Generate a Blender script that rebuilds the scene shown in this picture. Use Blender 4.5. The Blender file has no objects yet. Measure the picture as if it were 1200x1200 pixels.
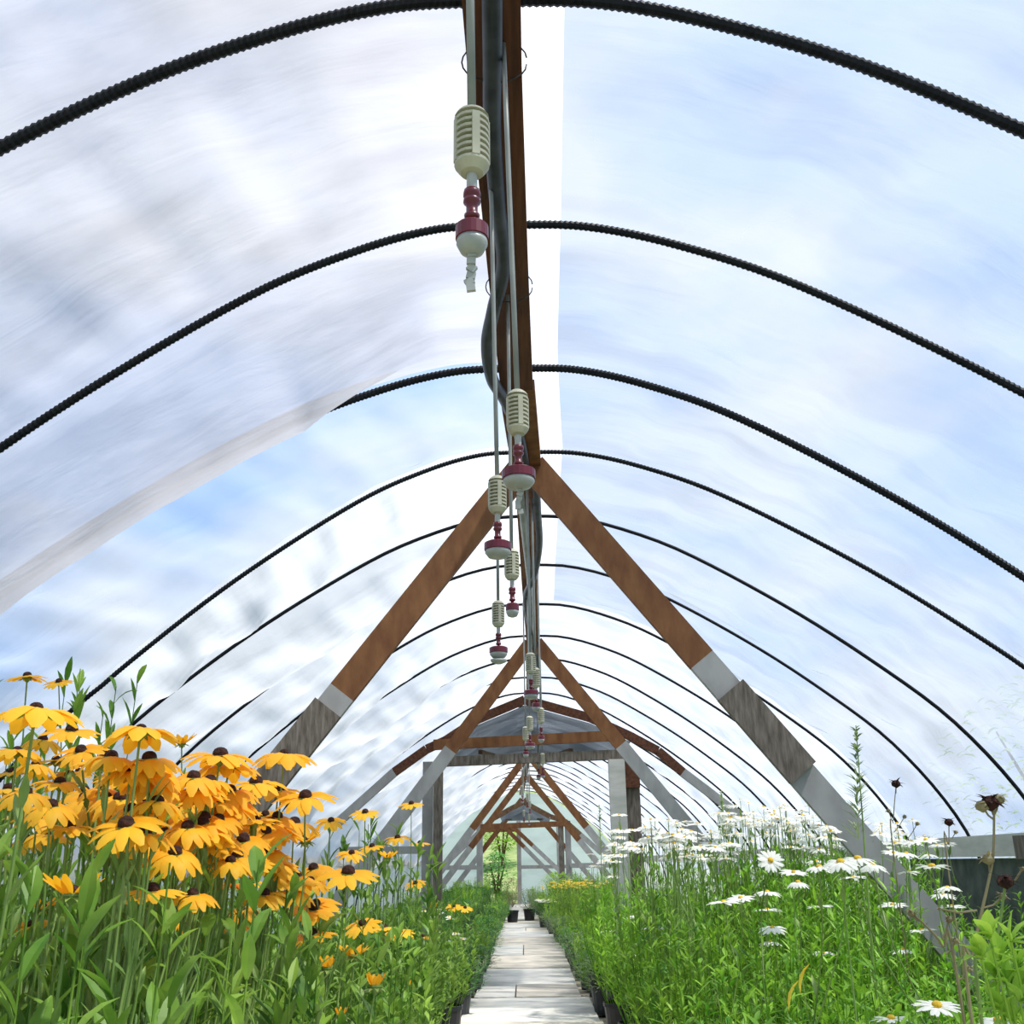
import bpy, math, random
from mathutils import Vector, Matrix
import numpy as np
random.seed(7)
PI = math.pi
sc = bpy.context.scene
C = sc.collection
# ------------------------------------------------------------------ camera, sky, sun, exposure
F, EYE, CX = 1200.0, 1.15, 0.06
def cam_matrix(vx, vy, roll):
    r = math.radians(roll)
    d = np.array([(vx-600)/F, -(vy-600)/F, -1.0]); d /= np.linalg.norm(d)
    u = np.array([-math.sin(r), math.cos(r), 0.0]); u = u-d*u.dot(d); u /= np.linalg.norm(u)
    return np.stack([np.cross(d, u), d, u])
MC = cam_matrix(616, 1012, 1.0)
cd = bpy.data.cameras.new('camera'); cam = bpy.data.objects.new('camera', cd); C.objects.link(cam)
cd.sensor_width = 36; cd.lens = 36; cd.clip_start = 0.05; cd.clip_end = 500
m4 = Matrix([[float(MC[i][j]) for j in range(3)] for i in range(3)]).to_4x4()
m4.translation = Vector((CX, 0, EYE)); cam.matrix_world = m4
sc.camera = cam
def at(px, py, Y):
    w = MC @ np.array([(px-600)/F, -(py-600)/F, -1.0])
    return Vector((CX+w[0]*Y/w[1], Y, EYE+w[2]*Y/w[1]))
def at_z(px, py, z):
    w = MC @ np.array([(px-600)/F, -(py-600)/F, -1.0])
    k = (z-EYE)/w[2]
    return Vector((CX+w[0]*k, w[1]*k, z))
def at_d(px, py, dep):                       # dep = distance along the view axis
    w = MC @ np.array([(px-600)/F, -(py-600)/F, -1.0])
    return Vector((CX+w[0]*dep, w[1]*dep, EYE+w[2]*dep))

wd = bpy.data.worlds.new('World'); sc.world = wd; wd.use_nodes = True
nt = wd.node_tree; nt.nodes.clear()
wo = nt.nodes.new('ShaderNodeOutputWorld'); bg = nt.nodes.new('ShaderNodeBackground')
tc = nt.nodes.new('ShaderNodeTexCoord'); nz = nt.nodes.new('ShaderNodeTexNoise')
nz.inputs['Scale'].default_value = 2.2; nz.inputs['Detail'].default_value = 6
mp = nt.nodes.new('ShaderNodeMapping'); mp.inputs['Scale'].default_value = (1, 1, 2.2)
cr = nt.nodes.new('ShaderNodeValToRGB')
cr.color_ramp.elements[0].position = .44; cr.color_ramp.elements[0].color = (.36, .58, 1.0, 1)
cr.color_ramp.elements[1].position = .60; cr.color_ramp.elements[1].color = (.78, .84, .93, 1)
nt.links.new(tc.outputs['Generated'], mp.inputs[0]); nt.links.new(mp.outputs[0], nz.inputs[0])
nt.links.new(nz.outputs[0], cr.inputs[0]); nt.links.new(cr.outputs[0], bg.inputs[0]); nt.links.new(bg.outputs[0], wo.inputs[0])
bg.inputs[1].default_value = .92
sl = bpy.data.lights.new('sun', 'SUN'); sl.energy = 8.0; sl.angle = math.radians(2.5); sl.color = (1, .96, .89)
so = bpy.data.objects.new('sun', sl); C.objects.link(so)
sdir = Vector((0.50, -0.22, 1.0))
so.rotation_euler = sdir.to_track_quat('Z', 'Y').to_euler()
vs = sc.view_settings; vs.view_transform = 'Standard'; vs.look = 'None'; vs.gamma = 1; vs.use_curve_mapping = False
vs.exposure = 0.36
sc.cycles.transparent_max_bounces = 16

# ------------------------------------------------------------------ helpers
class MB:
    def __init__(s): s.v = []; s.f = []
    def box(s, c, size, M=None):
        b = len(s.v)
        for dx in (-.5, .5):
            for dy in (-.5, .5):
                for dz in (-.5, .5):
                    p = Vector((dx*size[0], dy*size[1], dz*size[2]))
                    if M: p = M @ p
                    s.v.append(tuple(p+Vector(c)))
        for q in ((0,1,3,2),(4,6,7,5),(0,4,5,1),(2,3,7,6),(0,2,6,4),(1,5,7,3)): s.f.append(tuple(b+i for i in q))
        return s
    def bar(s, a, b, w, t, up=(0, 1, 0)):     # w across, t along 'up'
        a = Vector(a); b = Vector(b); d = (b-a); L = d.length; d.normalize()
        u = Vector(up); u = (u-d*u.dot(d)).normalized(); x = d.cross(u)
        M = Matrix((x, d, u)).transposed()
        return s.box((a+b)/2, (w, L, t), M)
    def tube(s, pts, rad, n=8, cap=True):
        pts = [Vector(p) for p in pts]; b = len(s.v); k = len(pts)
        rr = rad if isinstance(rad, (list, tuple)) else [rad]*k
        prev = None
        for i, p in enumerate(pts):
            d = (pts[min(i+1, k-1)]-pts[max(i-1, 0)]).normalized()
            if prev is None: u = d.orthogonal().normalized()
            else:
                u = prev-d*prev.dot(d)
                u = u.normalized() if u.length > 1e-6 else d.orthogonal().normalized()
            prev = u; w = d.cross(u)
            for j in range(n):
                a = 2*PI*j/n; s.v.append(tuple(p+(u*math.cos(a)+w*math.sin(a))*rr[i]))
        for i in range(k-1):
            for j in range(n):
                j2 = (j+1) % n
                s.f.append((b+i*n+j, b+i*n+j2, b+(i+1)*n+j2, b+(i+1)*n+j))
        if cap:
            s.f.append(tuple(b+j for j in range(n))[::-1]); s.f.append(tuple(b+(k-1)*n+j for j in range(n)))
        return s
    def lathe(s, prof, n=16, c=(0, 0, 0), cap=True):
        b = len(s.v)
        for r, z in prof:
            for j in range(n):
                a = 2*PI*j/n; s.v.append((c[0]+r*math.cos(a), c[1]+r*math.sin(a), c[2]+z))
        for i in range(len(prof)-1):
            for j in range(n):
                j2 = (j+1) % n; s.f.append((b+i*n+j, b+i*n+j2, b+(i+1)*n+j2, b+(i+1)*n+j))
        if cap:
            s.f.append(tuple(b+j for j in range(n))[::-1]); s.f.append(tuple(b+(len(prof)-1)*n+j for j in range(n)))
        return s
    def leaf(s, p, d, L, w, bend=.3, fold=.25, seg=3, wp=(0, .75, 1, .62, 0)):
        # a leaf or petal: starts at p, grows along d, arches down by bend
        p = Vector(p); d = Vector(d).normalized()
        side = d.cross(Vector((0, 0, 1)))
        if side.length < .05: side = Vector((math.cos(L*900), math.sin(L*900), 0))
        side.normalize(); b = len(s.v); n = len(wp); cur = p.copy(); dd = d.copy()
        for i in range(n):
            up = side.cross(dd).normalized(); ww = w*wp[i]*.5+.0004
            s.v.append(tuple(cur-side*ww+up*ww*fold)); s.v.append(tuple(cur)); s.v.append(tuple(cur+side*ww+up*ww*fold))
            cur = cur+dd*(L/(n-1)); dd = (dd+Vector((0, 0, -bend/(n-1)*1.6))).normalized()
        for i in range(n-1):
            o = b+i*3
            s.f.append((o, o+1, o+4, o+3)); s.f.append((o+1, o+2, o+5, o+4))
        return s
    def mesh(s, name, mat, smooth=False):
        me = bpy.data.meshes.new(name); me.from_pydata(s.v, [], s.f); me.update()
        if smooth: me.polygons.foreach_set('use_smooth', [True]*len(me.polygons))
        me.materials.append(mat); return me
    def build(s, name, mat, parent=None, smooth=False):
        return link(name, s.mesh(name, mat, smooth), parent)
def link(name, me, parent=None, M=None):
    o = bpy.data.objects.new(name, me); C.objects.link(o)
    if parent: o.parent = parent
    if M is not None: o.matrix_local = M
    return o
def tag(o, label=None, cat=None, group=None, kind=None):
    if label: o['label'] = label
    if cat: o['category'] = cat
    if group: o['group'] = group
    if kind: o['kind'] = kind
    return o
def empty(name, loc=(0, 0, 0), label=None, cat=None, group=None):
    o = bpy.data.objects.new(name, None); o.location = loc; o.empty_display_size = .1; C.objects.link(o)
    return tag(o, label, cat, group)
def lerp_tab(tab, t):
    if t <= tab[0][0]: return tab[0][1]
    for (a, va), (b, vb) in zip(tab, tab[1:]):
        if t <= b: return va+(vb-va)*(t-a)/(b-a)
    return tab[-1][1]
def smooth_pts(pts, sub=6):                  # Catmull-Rom through points
    pts = [Vector(p) for p in pts]; P = [pts[0]*2-pts[1]]+pts+[pts[-1]*2-pts[-2]]; out = []
    for i in range(1, len(P)-2):
        for k in range(sub):
            t = k/sub; a, b, c, d = P[i-1], P[i], P[i+1], P[i+2]
            out.append(.5*((2*b)+(c-a)*t+(2*a-5*b+4*c-d)*t*t+(3*b-a-3*c+d)*t**3))
    out.append(pts[-1]); return out

# ------------------------------------------------------------------ materials
def mat_new(name):
    m = bpy.data.materials.new(name); m.use_nodes = True; n = m.node_tree; n.nodes.clear()
    o = n.nodes.new('ShaderNodeOutputMaterial'); return m, n, o
def noise_col(n, c1, c2, scale=(1, 1, 1), s=5, detail=5, lo=.35, hi=.65, coord='Object'):
    t = n.nodes.new('ShaderNodeTexCoord'); mp = n.nodes.new('ShaderNodeMapping'); mp.inputs['Scale'].default_value = scale
    z = n.nodes.new('ShaderNodeTexNoise'); z.inputs['Scale'].default_value = s; z.inputs['Detail'].default_value = detail
    r = n.nodes.new('ShaderNodeValToRGB'); r.color_ramp.elements[0].position = lo; r.color_ramp.elements[1].position = hi
    r.color_ramp.elements[0].color = (*c1, 1); r.color_ramp.elements[1].color = (*c2, 1)
    n.links.new(t.outputs[coord], mp.inputs[0]); n.links.new(mp.outputs[0], z.inputs[0]); n.links.new(z.outputs[0], r.inputs[0])
    return r, z
def pbr(name, c1, c2=None, rough=.6, scale=(1, 1, 1), s=5, bump=0, metallic=0, lo=.35, hi=.65, spec=.3):
    m, n, o = mat_new(name); p = n.nodes.new('ShaderNodeBsdfPrincipled')
    p.inputs['Roughness'].default_value = rough; p.inputs['Metallic'].default_value = metallic
    p.inputs['Specular IOR Level'].default_value = spec
    r, z = noise_col(n, c1, c2 or tuple(x*.8 for x in c1), scale, s, lo=lo, hi=hi)
    n.links.new(r.outputs[0], p.inputs['Base Color'])
    if bump:
        b = n.nodes.new('ShaderNodeBump'); b.inputs['Strength'].default_value = bump; b.inputs['Distance'].default_value = .01
        n.links.new(z.outputs[0], b.inputs['Height']); n.links.new(b.outputs[0], p.inputs['Normal'])
    n.links.new(p.outputs[0], o.inputs[0]); return m
def leafy(name, c1, c2, trans=.45, s=9, rough=.45, spec=.35, tcol=None, vary=.35):
    m, n, o = mat_new(name); p = n.nodes.new('ShaderNodeBsdfPrincipled'); tr = n.nodes.new('ShaderNodeBsdfTranslucent'); mx = n.nodes.new('ShaderNodeMixShader')
    p.inputs['Roughness'].default_value = rough; p.inputs['Specular IOR Level'].default_value = spec
    r, z = noise_col(n, c1, c2, s=s, detail=3)
    oi = n.nodes.new('ShaderNodeObjectInfo'); hs = n.nodes.new('ShaderNodeHueSaturation')
    mr = n.nodes.new('ShaderNodeMapRange'); mr.inputs['To Min'].default_value = 1-vary/2; mr.inputs['To Max'].default_value = 1+vary/2
    n.links.new(oi.outputs['Random'], mr.inputs[0]); n.links.new(mr.outputs[0], hs.inputs['Value']); n.links.new(r.outputs[0], hs.inputs['Color'])
    n.links.new(hs.outputs[0], p.inputs['Base Color'])
    if tcol: tr.inputs[0].default_value = (*tcol, 1)
    else: n.links.new(hs.outputs[0], tr.inputs[0])
    mx.inputs[0].default_value = trans
    n.links.new(p.outputs[0], mx.inputs[1]); n.links.new(tr.outputs[0], mx.inputs[2]); n.links.new(mx.outputs[0], o.inputs[0])
    return m
def film(name, col, clear_lo, clear_hi, streak=.12, sc_big=.7, crease=.42):
    """polythene film: milky translucent plastic with clearer areas, fine streaks of grime and painted crease shading running round the hoop"""
    m, n, o = mat_new(name)
    tr = n.nodes.new('ShaderNodeBsdfTranslucent'); tp = n.nodes.new('ShaderNodeBsdfTransparent')
    df = n.nodes.new('ShaderNodeBsdfPrincipled'); df.inputs['Roughness'].default_value = .35; df.inputs['Specular IOR Level'].default_value = .4
    dirt_crease_shade, z1 = noise_col(n, tuple(c*(1-streak*1.5) for c in col), col, (.5, 2.2, 1.6), 1.7, 7, .36, .56)  # streaky tint: grime plus wrinkle shading painted into the film colour
    n.links.new(dirt_crease_shade.outputs[0], tr.inputs[0]); n.links.new(dirt_crease_shade.outputs[0], df.inputs['Base Color'])
    a = n.nodes.new('ShaderNodeMixShader'); a.inputs[0].default_value = .16
    n.links.new(tr.outputs[0], a.inputs[1]); n.links.new(df.outputs[0], a.inputs[2])
    big, z2 = noise_col(n, (clear_lo,)*3, (clear_hi,)*3, (1, .8, 1), sc_big, 4, .36, .66)
    fx = n.nodes.new('ShaderNodeMixShader'); n.links.new(big.outputs[0], fx.inputs[0])
    n.links.new(a.outputs[0], fx.inputs[1]); n.links.new(tp.outputs[0], fx.inputs[2])
    # creases
    t = n.nodes.new('ShaderNodeTexCoord'); mp = n.nodes.new('ShaderNodeMapping'); mp.inputs['Scale'].default_value = (.55, 3.6, .9); mp.inputs['Rotation'].default_value = (0, 0, .28)
    z = n.nodes.new('ShaderNodeTexNoise'); z.inputs['Scale'].default_value = 2.0; z.inputs['Detail'].default_value = 4.5; z.inputs['Distortion'].default_value = .5
    b = n.nodes.new('ShaderNodeBump'); b.inputs['Strength'].default_value = crease; b.inputs['Distance'].default_value = .05
    n.links.new(t.outputs['Object'], mp.inputs[0]); n.links.new(mp.outputs[0], z.inputs[0]); n.links.new(z.outputs[0], b.inputs['Height'])
    n.links.new(b.outputs[0], tr.inputs['Normal']); n.links.new(b.outputs[0], df.inputs['Normal'])
    n.links.new(fx.outputs[0], o.inputs[0]); return m
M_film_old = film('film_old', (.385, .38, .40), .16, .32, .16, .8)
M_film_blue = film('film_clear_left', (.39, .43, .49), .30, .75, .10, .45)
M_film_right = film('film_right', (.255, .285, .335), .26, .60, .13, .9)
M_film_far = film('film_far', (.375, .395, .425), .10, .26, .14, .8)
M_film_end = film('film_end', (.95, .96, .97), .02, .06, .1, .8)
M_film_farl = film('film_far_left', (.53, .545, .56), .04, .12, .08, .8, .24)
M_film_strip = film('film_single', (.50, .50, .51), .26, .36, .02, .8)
M_red = pbr('cedar', (.060, .020, .010), (.115, .042, .018), .7, (14, 1, 14), 3, .3)
M_brown = pbr('brown_timber', (.13, .050, .018), (.20, .088, .032), .7, (3, 3, 1.2), 5, .3)
M_dkbrown = pbr('dark_timber', (.10, .055, .03), (.17, .10, .055), .8, (3, 3, 2), 6, .3)
M_grey = pbr('whitewashed_timber', (.27, .27, .265), (.35, .35, .345), .7, (2, 2, 1), 5, .15)
M_weather = pbr('weathered_board', (.09, .075, .06), (.19, .165, .14), .85, (9, 9, 1.6), 5, .6)
M_board = pbr('pale_board', (.42, .43, .40), (.55, .55, .52), .7, (1, 1, 4), 4, .1)
M_rebar = pbr('black_pipe', (.004, .005, .008), (.010, .012, .016), .55, s=30, spec=.15)
M_hose = pbr('hose', (.012, .016, .024), (.035, .042, .055), .45, s=12)
M_tube = pbr('pale_tube', (.18, .20, .20), (.25, .27, .26), .45, s=8)
M_gpipe = pbr('grey_pipe', (.20, .22, .22), (.30, .32, .32), .45, s=8)
M_cream = pbr('cream_plastic', (.34, .34, .26), (.42, .42, .33), .5, s=20)
M_crimson = pbr('crimson_plastic', (.085, .003, .013), (.13, .005, .02), .35, s=20, spec=.5)
M_cap = pbr('grey_cap', (.27, .30, .29), (.35, .37, .36), .4, s=30)
M_wire = pbr('wire', (.02, .02, .022), None, .5)
M_tarp = film('shade_tarp', (.26, .29, .32), .08, .28, .2, 2.0)
M_dkwall = pbr('dark_side_panel', (.045, .062, .058), (.10, .12, .11), .8, (1, 2, 2), 4, .2)
M_ground = pbr('packed_soil', (.30, .26, .19), (.46, .41, .32), .95, s=6, bump=.5)
M_grass = pbr('hill_grass', (.10, .16, .04), (.22, .25, .10), .95, s=1.4, bump=.8)
M_stone = pbr('pale_slab', (.48, .48, .47), (.88, .84, .75), .85, (1, 1.5, 1), 3.2, .35, lo=.3, hi=.7)
M_stone2 = pbr('warm_slab', (.48, .44, .38), (.88, .79, .66), .85, (1, 1.5, 1), 3.2, .35, lo=.3, hi=.7)
M_pot = pbr('black_pot', (.012, .014, .017), (.03, .034, .04), .4)
M_leafA = leafy('rudbeckia_leaf', (.08, .21, .02), (.30, .48, .07), .42)
M_leafB = leafy('daisy_leaf', (.08, .25, .012), (.30, .54, .045), .42)
M_leafC = leafy('dark_leaf', (.035, .15, .03), (.12, .32, .05), .38)
M_leafD = leafy('grey_leaf', (.22, .33, .13), (.36, .45, .22), .35)
M_leafE = leafy('lime_leaf', (.22, .42, .04), (.40, .60, .08), .45)
M_dry = leafy('dry_stalk', (.20, .17, .08), (.34, .30, .16), .25)
M_petal = leafy('golden_petal', (1.0, .47, .02), (1.0, .62, .05), .48, 14, .5, .2, (1.0, .50, .02), .14)
M_petalY = leafy('yellow_petal', (.98, .66, .03), (1.0, .80, .10), .45, 14, .5, .2, None, .1)
M_petalR = leafy('rust_petal', (.75, .14, .015), (1.0, .46, .02), .45, 40, .5, .2, None, .2)
M_cone = pbr('brown_cone', (.018, .006, .004), (.06, .018, .010), .85, s=160, bump=1)
M_stem = leafy('stem', (.14, .26, .05), (.26, .38, .10), .2)
M_white = leafy('white_petal', (.86, .87, .80), (.97, .97, .93), .45, 20, .5, .2, None, .06)
M_ycone = pbr('daisy_eye', (.55, .33, .02), (.72, .50, .05), .8, s=150)

# ------------------------------------------------------------------ setting: hoops, film
RIDGE = [(0, 0.0), (2, 0.01), (4, .05), (5.1, .10), (6.2, .115), (7.4, .13), (9.8, .17), (15, .17), (22, .12), (34, -.05)]
def rx(Y): return lerp_tab(RIDGE, Y)
HALF = smooth_pts([(0, 0, 3.25), (.28, 0, 3.235), (.6, 0, 3.15), (1.0, 0, 2.98), (1.6, 0, 2.62), (2.1, 0, 2.26), (2.5, 0, 1.92), (2.83, 0, 1.5), (3.0, 0, 1.12), (3.08, 0, .6), (3.1, 0, 0)], 6)
acc = [0.0]
for a, b in zip(HALF, HALF[1:]): acc.append(acc[-1]+(b-a).length)
LEN = acc[-1]
def prof(t):                                 # t 0..1 from the ridge to the ground
    s = t*LEN
    for i in range(len(acc)-1):
        if s <= acc[i+1]+1e-9:
            k = (s-acc[i])/(acc[i+1]-acc[i]); p = HALF[i].lerp(HALF[i+1], k); return p.x, p.z
    return HALF[-1].x, HALF[-1].z
ARCH_Y = [-.1, .95, 2.06, 3.04, 4.13, 5.12, 6.2, 7.33, 8.55, 9.84]
while ARCH_Y[-1] < 32: ARCH_Y.append(ARCH_Y[-1]+1.18)
SL = {2: .94, 3: .885, 4: 1.02, 5: .90}; SR = {2: .99, 3: 1.0, 4: .985, 5: 1.04, 6: 1.0, 7: 1.0}
random.seed(3)
for i in range(len(ARCH_Y)):
    SL.setdefault(i, random.uniform(.93, .99)); SR.setdefault(i, random.uniform(.97, 1.0))
def section(side, t, sl):                    # squashes the shoulder: the top part narrows by sl, the foot stays
    x, z = prof(t)
    k = sl+(1-sl)*max(0, min(1, (t-.55)/.35))
    return side*x*k, z
def film_pt(side, t, Y, off=.035):
    i = 0
    while i < len(ARCH_Y)-2 and Y > ARCH_Y[i+1]: i += 1
    u = (Y-ARCH_Y[i])/(ARCH_Y[i+1]-ARCH_Y[i]); u = max(0, min(1, u))
    S = SL if side < 0 else SR
    sl = S[i]+(S[i+1]-S[i])*u
    x, z = section(side, t, sl)
    x2, z2 = section(side, min(1, t+.004), sl); x1, z1 = section(side, max(0, t-.004), sl)
    nx, nz_ = -(z2-z1), (x2-x1); L = math.hypot(nx, nz_) or 1; nx /= L; nz_ /= L
    if nx*side < 0 or (abs(nx) < 1e-4 and nz_ < 0): nx, nz_ = -nx, -nz_
    shp = math.sin(PI*u)
    env = min(1, max(0, (t-.02)/.12))*min(1, max(0, (.93-t)/.2))
    sag = 0; s_ = t*LEN
    if side < 0:
        if i == 4-1: sag = 1.7*u**3*(1-u)*min(1, max(0, (t-.07)/.13))*min(1, max(0, (.95-t)/.2))
        elif i == 2: sag = .03*shp*env
        elif i >= 5: sag = (.09*shp if i == 5 else (.15+.08*((i*37) % 7)/7)*shp**.6*(.75+.25*math.sin(s_*2.1+i*1.9)))*env*(.3+.7*min(1, t*2.6))
        else: sag = .02*shp*env
    else:
        if i >= 5: sag = (.02+.045*((i*53) % 5)/5)*shp*env
        else: sag = .012*shp*env
    # gathered folds that run from hoop to hoop and round the hoop
    s = t*LEN
    amp = .35 if (side < 0 and i == 3) else 1.0 if side < 0 and (i < 3 or i > 5) else 1.6
    w = amp*(.010*math.sin(s*13+2.3*math.sin(Y*2.1+i))+.007*math.sin(s*31+Y*3.3+1.7*i)*(1-shp*.7)+.012*math.sin(Y*8.3+1.3*math.sin(s*1.9+i*2)))*env
    w += amp*.010*math.sin(9*(s*.7+Y*1.1)+2*math.sin(s*2.7))*env*shp
    off2 = off-sag+w*(.35+.65*shp) - (.02*shp if off > 0 else 0)
    off2 = off2 if shp > .25 else max(off2, .03)
    return Vector((rx(Y)+x+nx*off2, Y, z+nz_*off2))
def film_sheet(name, side, Y0, Y1, t0, t1, mat, dy=.075, nt_=110, off=.035):
    ny = max(2, int((Y1-Y0)/dy)); mb = MB(); nn = max(2, int(nt_*(t1-t0)))
    for a in range(ny+1):
        Y = Y0+(Y1-Y0)*a/ny
        for b in range(nn+1): mb.v.append(tuple(film_pt(side, t0+(t1-t0)*b/nn, Y, off)))
    for a in range(ny):
        for b in range(nn):
            q = a*(nn+1)+b; f = (q, q+1, q+nn+2, q+nn+1); mb.f.append(f if side < 0 else f[::-1])
    o = mb.build(name, mat, smooth=True); o['kind'] = 'structure'; return o
YE = 33.0
TS = .038
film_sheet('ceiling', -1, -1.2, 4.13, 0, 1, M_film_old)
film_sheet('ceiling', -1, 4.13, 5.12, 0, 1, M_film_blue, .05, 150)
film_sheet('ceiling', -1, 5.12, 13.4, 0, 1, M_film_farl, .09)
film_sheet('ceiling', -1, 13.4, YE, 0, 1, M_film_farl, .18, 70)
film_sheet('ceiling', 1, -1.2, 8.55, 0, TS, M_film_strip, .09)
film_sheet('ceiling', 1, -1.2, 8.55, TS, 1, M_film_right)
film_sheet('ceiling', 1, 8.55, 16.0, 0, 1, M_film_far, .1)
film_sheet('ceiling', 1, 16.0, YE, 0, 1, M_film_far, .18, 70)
# ground inside and out, hillside behind
mb = MB(); n = 24
for i in range(n+1):
    for j in range(n+1):
        x = -60+120*i/n; y = -20+150*j/n
        z = -.02 if y < 36 else -.02+((y-36)*.14+max(0, y-50)*.05)*math.exp(-(x/6)**2)
        if abs(x) > 9: z += (abs(x)-9)*.02
        mb.v.append((x, y, z))
for i in range(n):
    for j in range(n): q = i*(n+1)+j; mb.f.append((q, q+n+1, q+n+2, q+1))
tag(mb.build('hillside', M_grass), kind='structure')
tag(MB().box((0, 16, -.01), (6.3, 34.4, .04)).build('floor', M_ground), kind='structure')
# path of pale slabs
random.seed(5)
y = .2; k = 0
pm = MB(); pm2 = MB()
def slab(mb, x0, x1, y0, y1):
    n = 10; b = len(mb.v); q = random.Random(int(y0*100)); zz = .05+q.uniform(-.008, .010)
    lo = [(x0+(x1-x0)*i/n, y0+q.uniform(-.012, .012)) for i in range(n+1)]; hi_ = [(x1+(x0-x1)*i/n, y1+q.uniform(-.012, .012)) for i in range(n+1)]
    ring = lo+hi_; m = len(ring)
    for X, Y_ in ring: mb.v.append((X, Y_, zz))
    for X, Y_ in ring: mb.v.append((X, Y_, .0))
    mb.f.append(tuple(range(b, b+m)))
    for i in range(m): mb.f.append((b+i, b+(i+1) % m, b+m+(i+1) % m, b+m+i))
while y < 31:
    L = random.uniform(.9, 1.7); w0, w1 = -.42+random.uniform(-.05, .05), .56+random.uniform(-.05, .05)
    g = .014
    if k % 3 == 1: sp = random.uniform(-.05, .25); slab(pm, w0, sp-g/2, y, y+L-g); slab(pm2, sp+g/2, w1, y, y+L-g)
    else: slab((pm, pm2)[k % 2], w0, w1, y, y+L-g)
    y += L; k += 1
tag(pm.build('path', M_stone), kind='structure'); tag(pm2.build('path', M_stone2), kind='structure')
# hip boards and lower right wall
def hip(side, name):
    mb = MB(); y = .3
    while y < 32.6:
        y2 = min(32.6, y+3.6); mb.bar((rx(y)+side*2.89, y, 1.215), (rx(y2)+side*2.89, y2-.01, 1.215), .04, .13, (0, 0, 1)); y = y2
    tag(mb.build(name, M_board), kind='structure')
hip(-1, 'trim_1'); hip(1, 'trim_2')
mb = MB()
for a, b in ((.3, 2.5), (2.5, 5), (5, 8.5)): mb.bar((rx(a)+2.93, a, .57), (rx(b)+2.93, b, .57), .03, 1.14, (0, 0, 1))
tag(mb.build('wall_right', M_dkwall), kind='structure')

b = MB().box((rx(6.3)+2.84, 6.3, 1.20), (.05, .14, .13)).build('wood_block', M_weather); tag(b, 'weathered wooden block nailed to the pale side board at the right edge', 'block')
# hoops
ORD = ['first', 'second', 'third', 'fourth', 'fifth', 'sixth', 'seventh', 'eighth', 'ninth', 'tenth', 'eleventh', 'twelfth', 'thirteenth', 'fourteenth', 'fifteenth', 'sixteenth', 'seventeenth', 'eighteenth', 'nineteenth', 'twentieth']
ORD += ['twenty-'+w for w in ORD[:9]]+['thirtieth']+['thirty-'+w for w in ORD[:9]]+['fortieth', 'forty-first', 'forty-second', 'forty-third']
for i, Y in enumerate(ARCH_Y):
    near = 2 <= i <= 5
    R0 = {2: .017, 3: .0145, 4: .018, 5: .013}.get(i, .0125)
    pts = []; rad = []
    step = .009 if near else .12
    nn = int(LEN/step)
    for side in (-1, 1):
        rng = range(nn, 0, -1) if side < 0 else range(0, nn+1)
        for b in rng:
            t = b/nn; x, z = section(side, t, (SL if side < 0 else SR)[i]); pts.append((rx(Y)+x, Y, z)); rad.append(R0*(.86+.22*(b % 2)) if near else R0)
    o = MB().tube(pts, rad, 8 if near else 6).build('hoop', M_rebar, smooth=not near)
    if i < 2: lab = 'black roof hoop above and behind the viewpoint, %s one' % ('rearmost' if i == 0 else 'next')
    elif i <= 9: lab = 'black %shoop under the film, %s from the top of the photo' % ('ribbed pipe ' if near else 'pipe ', ORD[i-2])
    else: lab = 'thin black far roof hoop, %s in view counting from the camera end' % ORD[i-2]
    tag(o, lab, 'hoop', 'black hoops holding up the film')

# ------------------------------------------------------------------ ridge boards, A-frames
RZ = 3.20
segs = [(.3, 4.16, M_red, .145, 0), (4.16, 5.2, M_brown, .16, .0), (5.2, 9.7, M_brown, .13, 0), (9.7, 14.6, M_brown, .13, 0), (14.6, 19.9, M_dkbrown, .13, 0), (19.9, 25.6, M_dkbrown, .13, 0), (25.6, 32.8, M_dkbrown, .13, 0)]
labs = ['dark reddish brown ridge board running overhead at the top of the photo', 'short lighter brown ridge board just before the nearest timber A-frame', 'brown ridge board between the first and second A-frames', 'brown ridge board just beyond the second A-frame', 'dark ridge board halfway down the tunnel', 'dark ridge board three quarters down the tunnel', 'farthest dark ridge board by the end doorway']
for (a, b, m, w, dx), lb in zip(segs, labs):
    mbb = MB(); st = 4
    pts = [a+(b-a)*k/st for k in range(st+1)]
    for p, q in zip(pts, pts[1:]): mbb.bar((rx(p)+dx, p, RZ-.02), (rx(q)+dx, q+.002, RZ-.02), w, .05, (0, 0, 1))
    tag(mbb.build('ridge_board', m), lb, 'board', 'boards of the ridge beam')
def leg(name, parent, pts, Y, w, t, mats):
    """pts: polyline fractions (world x,z) with the material of each run"""
    a, b = Vector((pts[0][0], Y, pts[0][1])), Vector((pts[1][0], Y, pts[1][1]))
    first = None
    for (u0, u1, m, ww, dy, nm) in mats:
        p = a.lerp(b, u0); q = a.lerp(b, u1); p.y += dy; q.y += dy
        o = MB().bar(p, q, w*ww, t, (0, 1, 0)).build(nm, m, first or parent)
        if first is None: first = o
    return first
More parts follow.
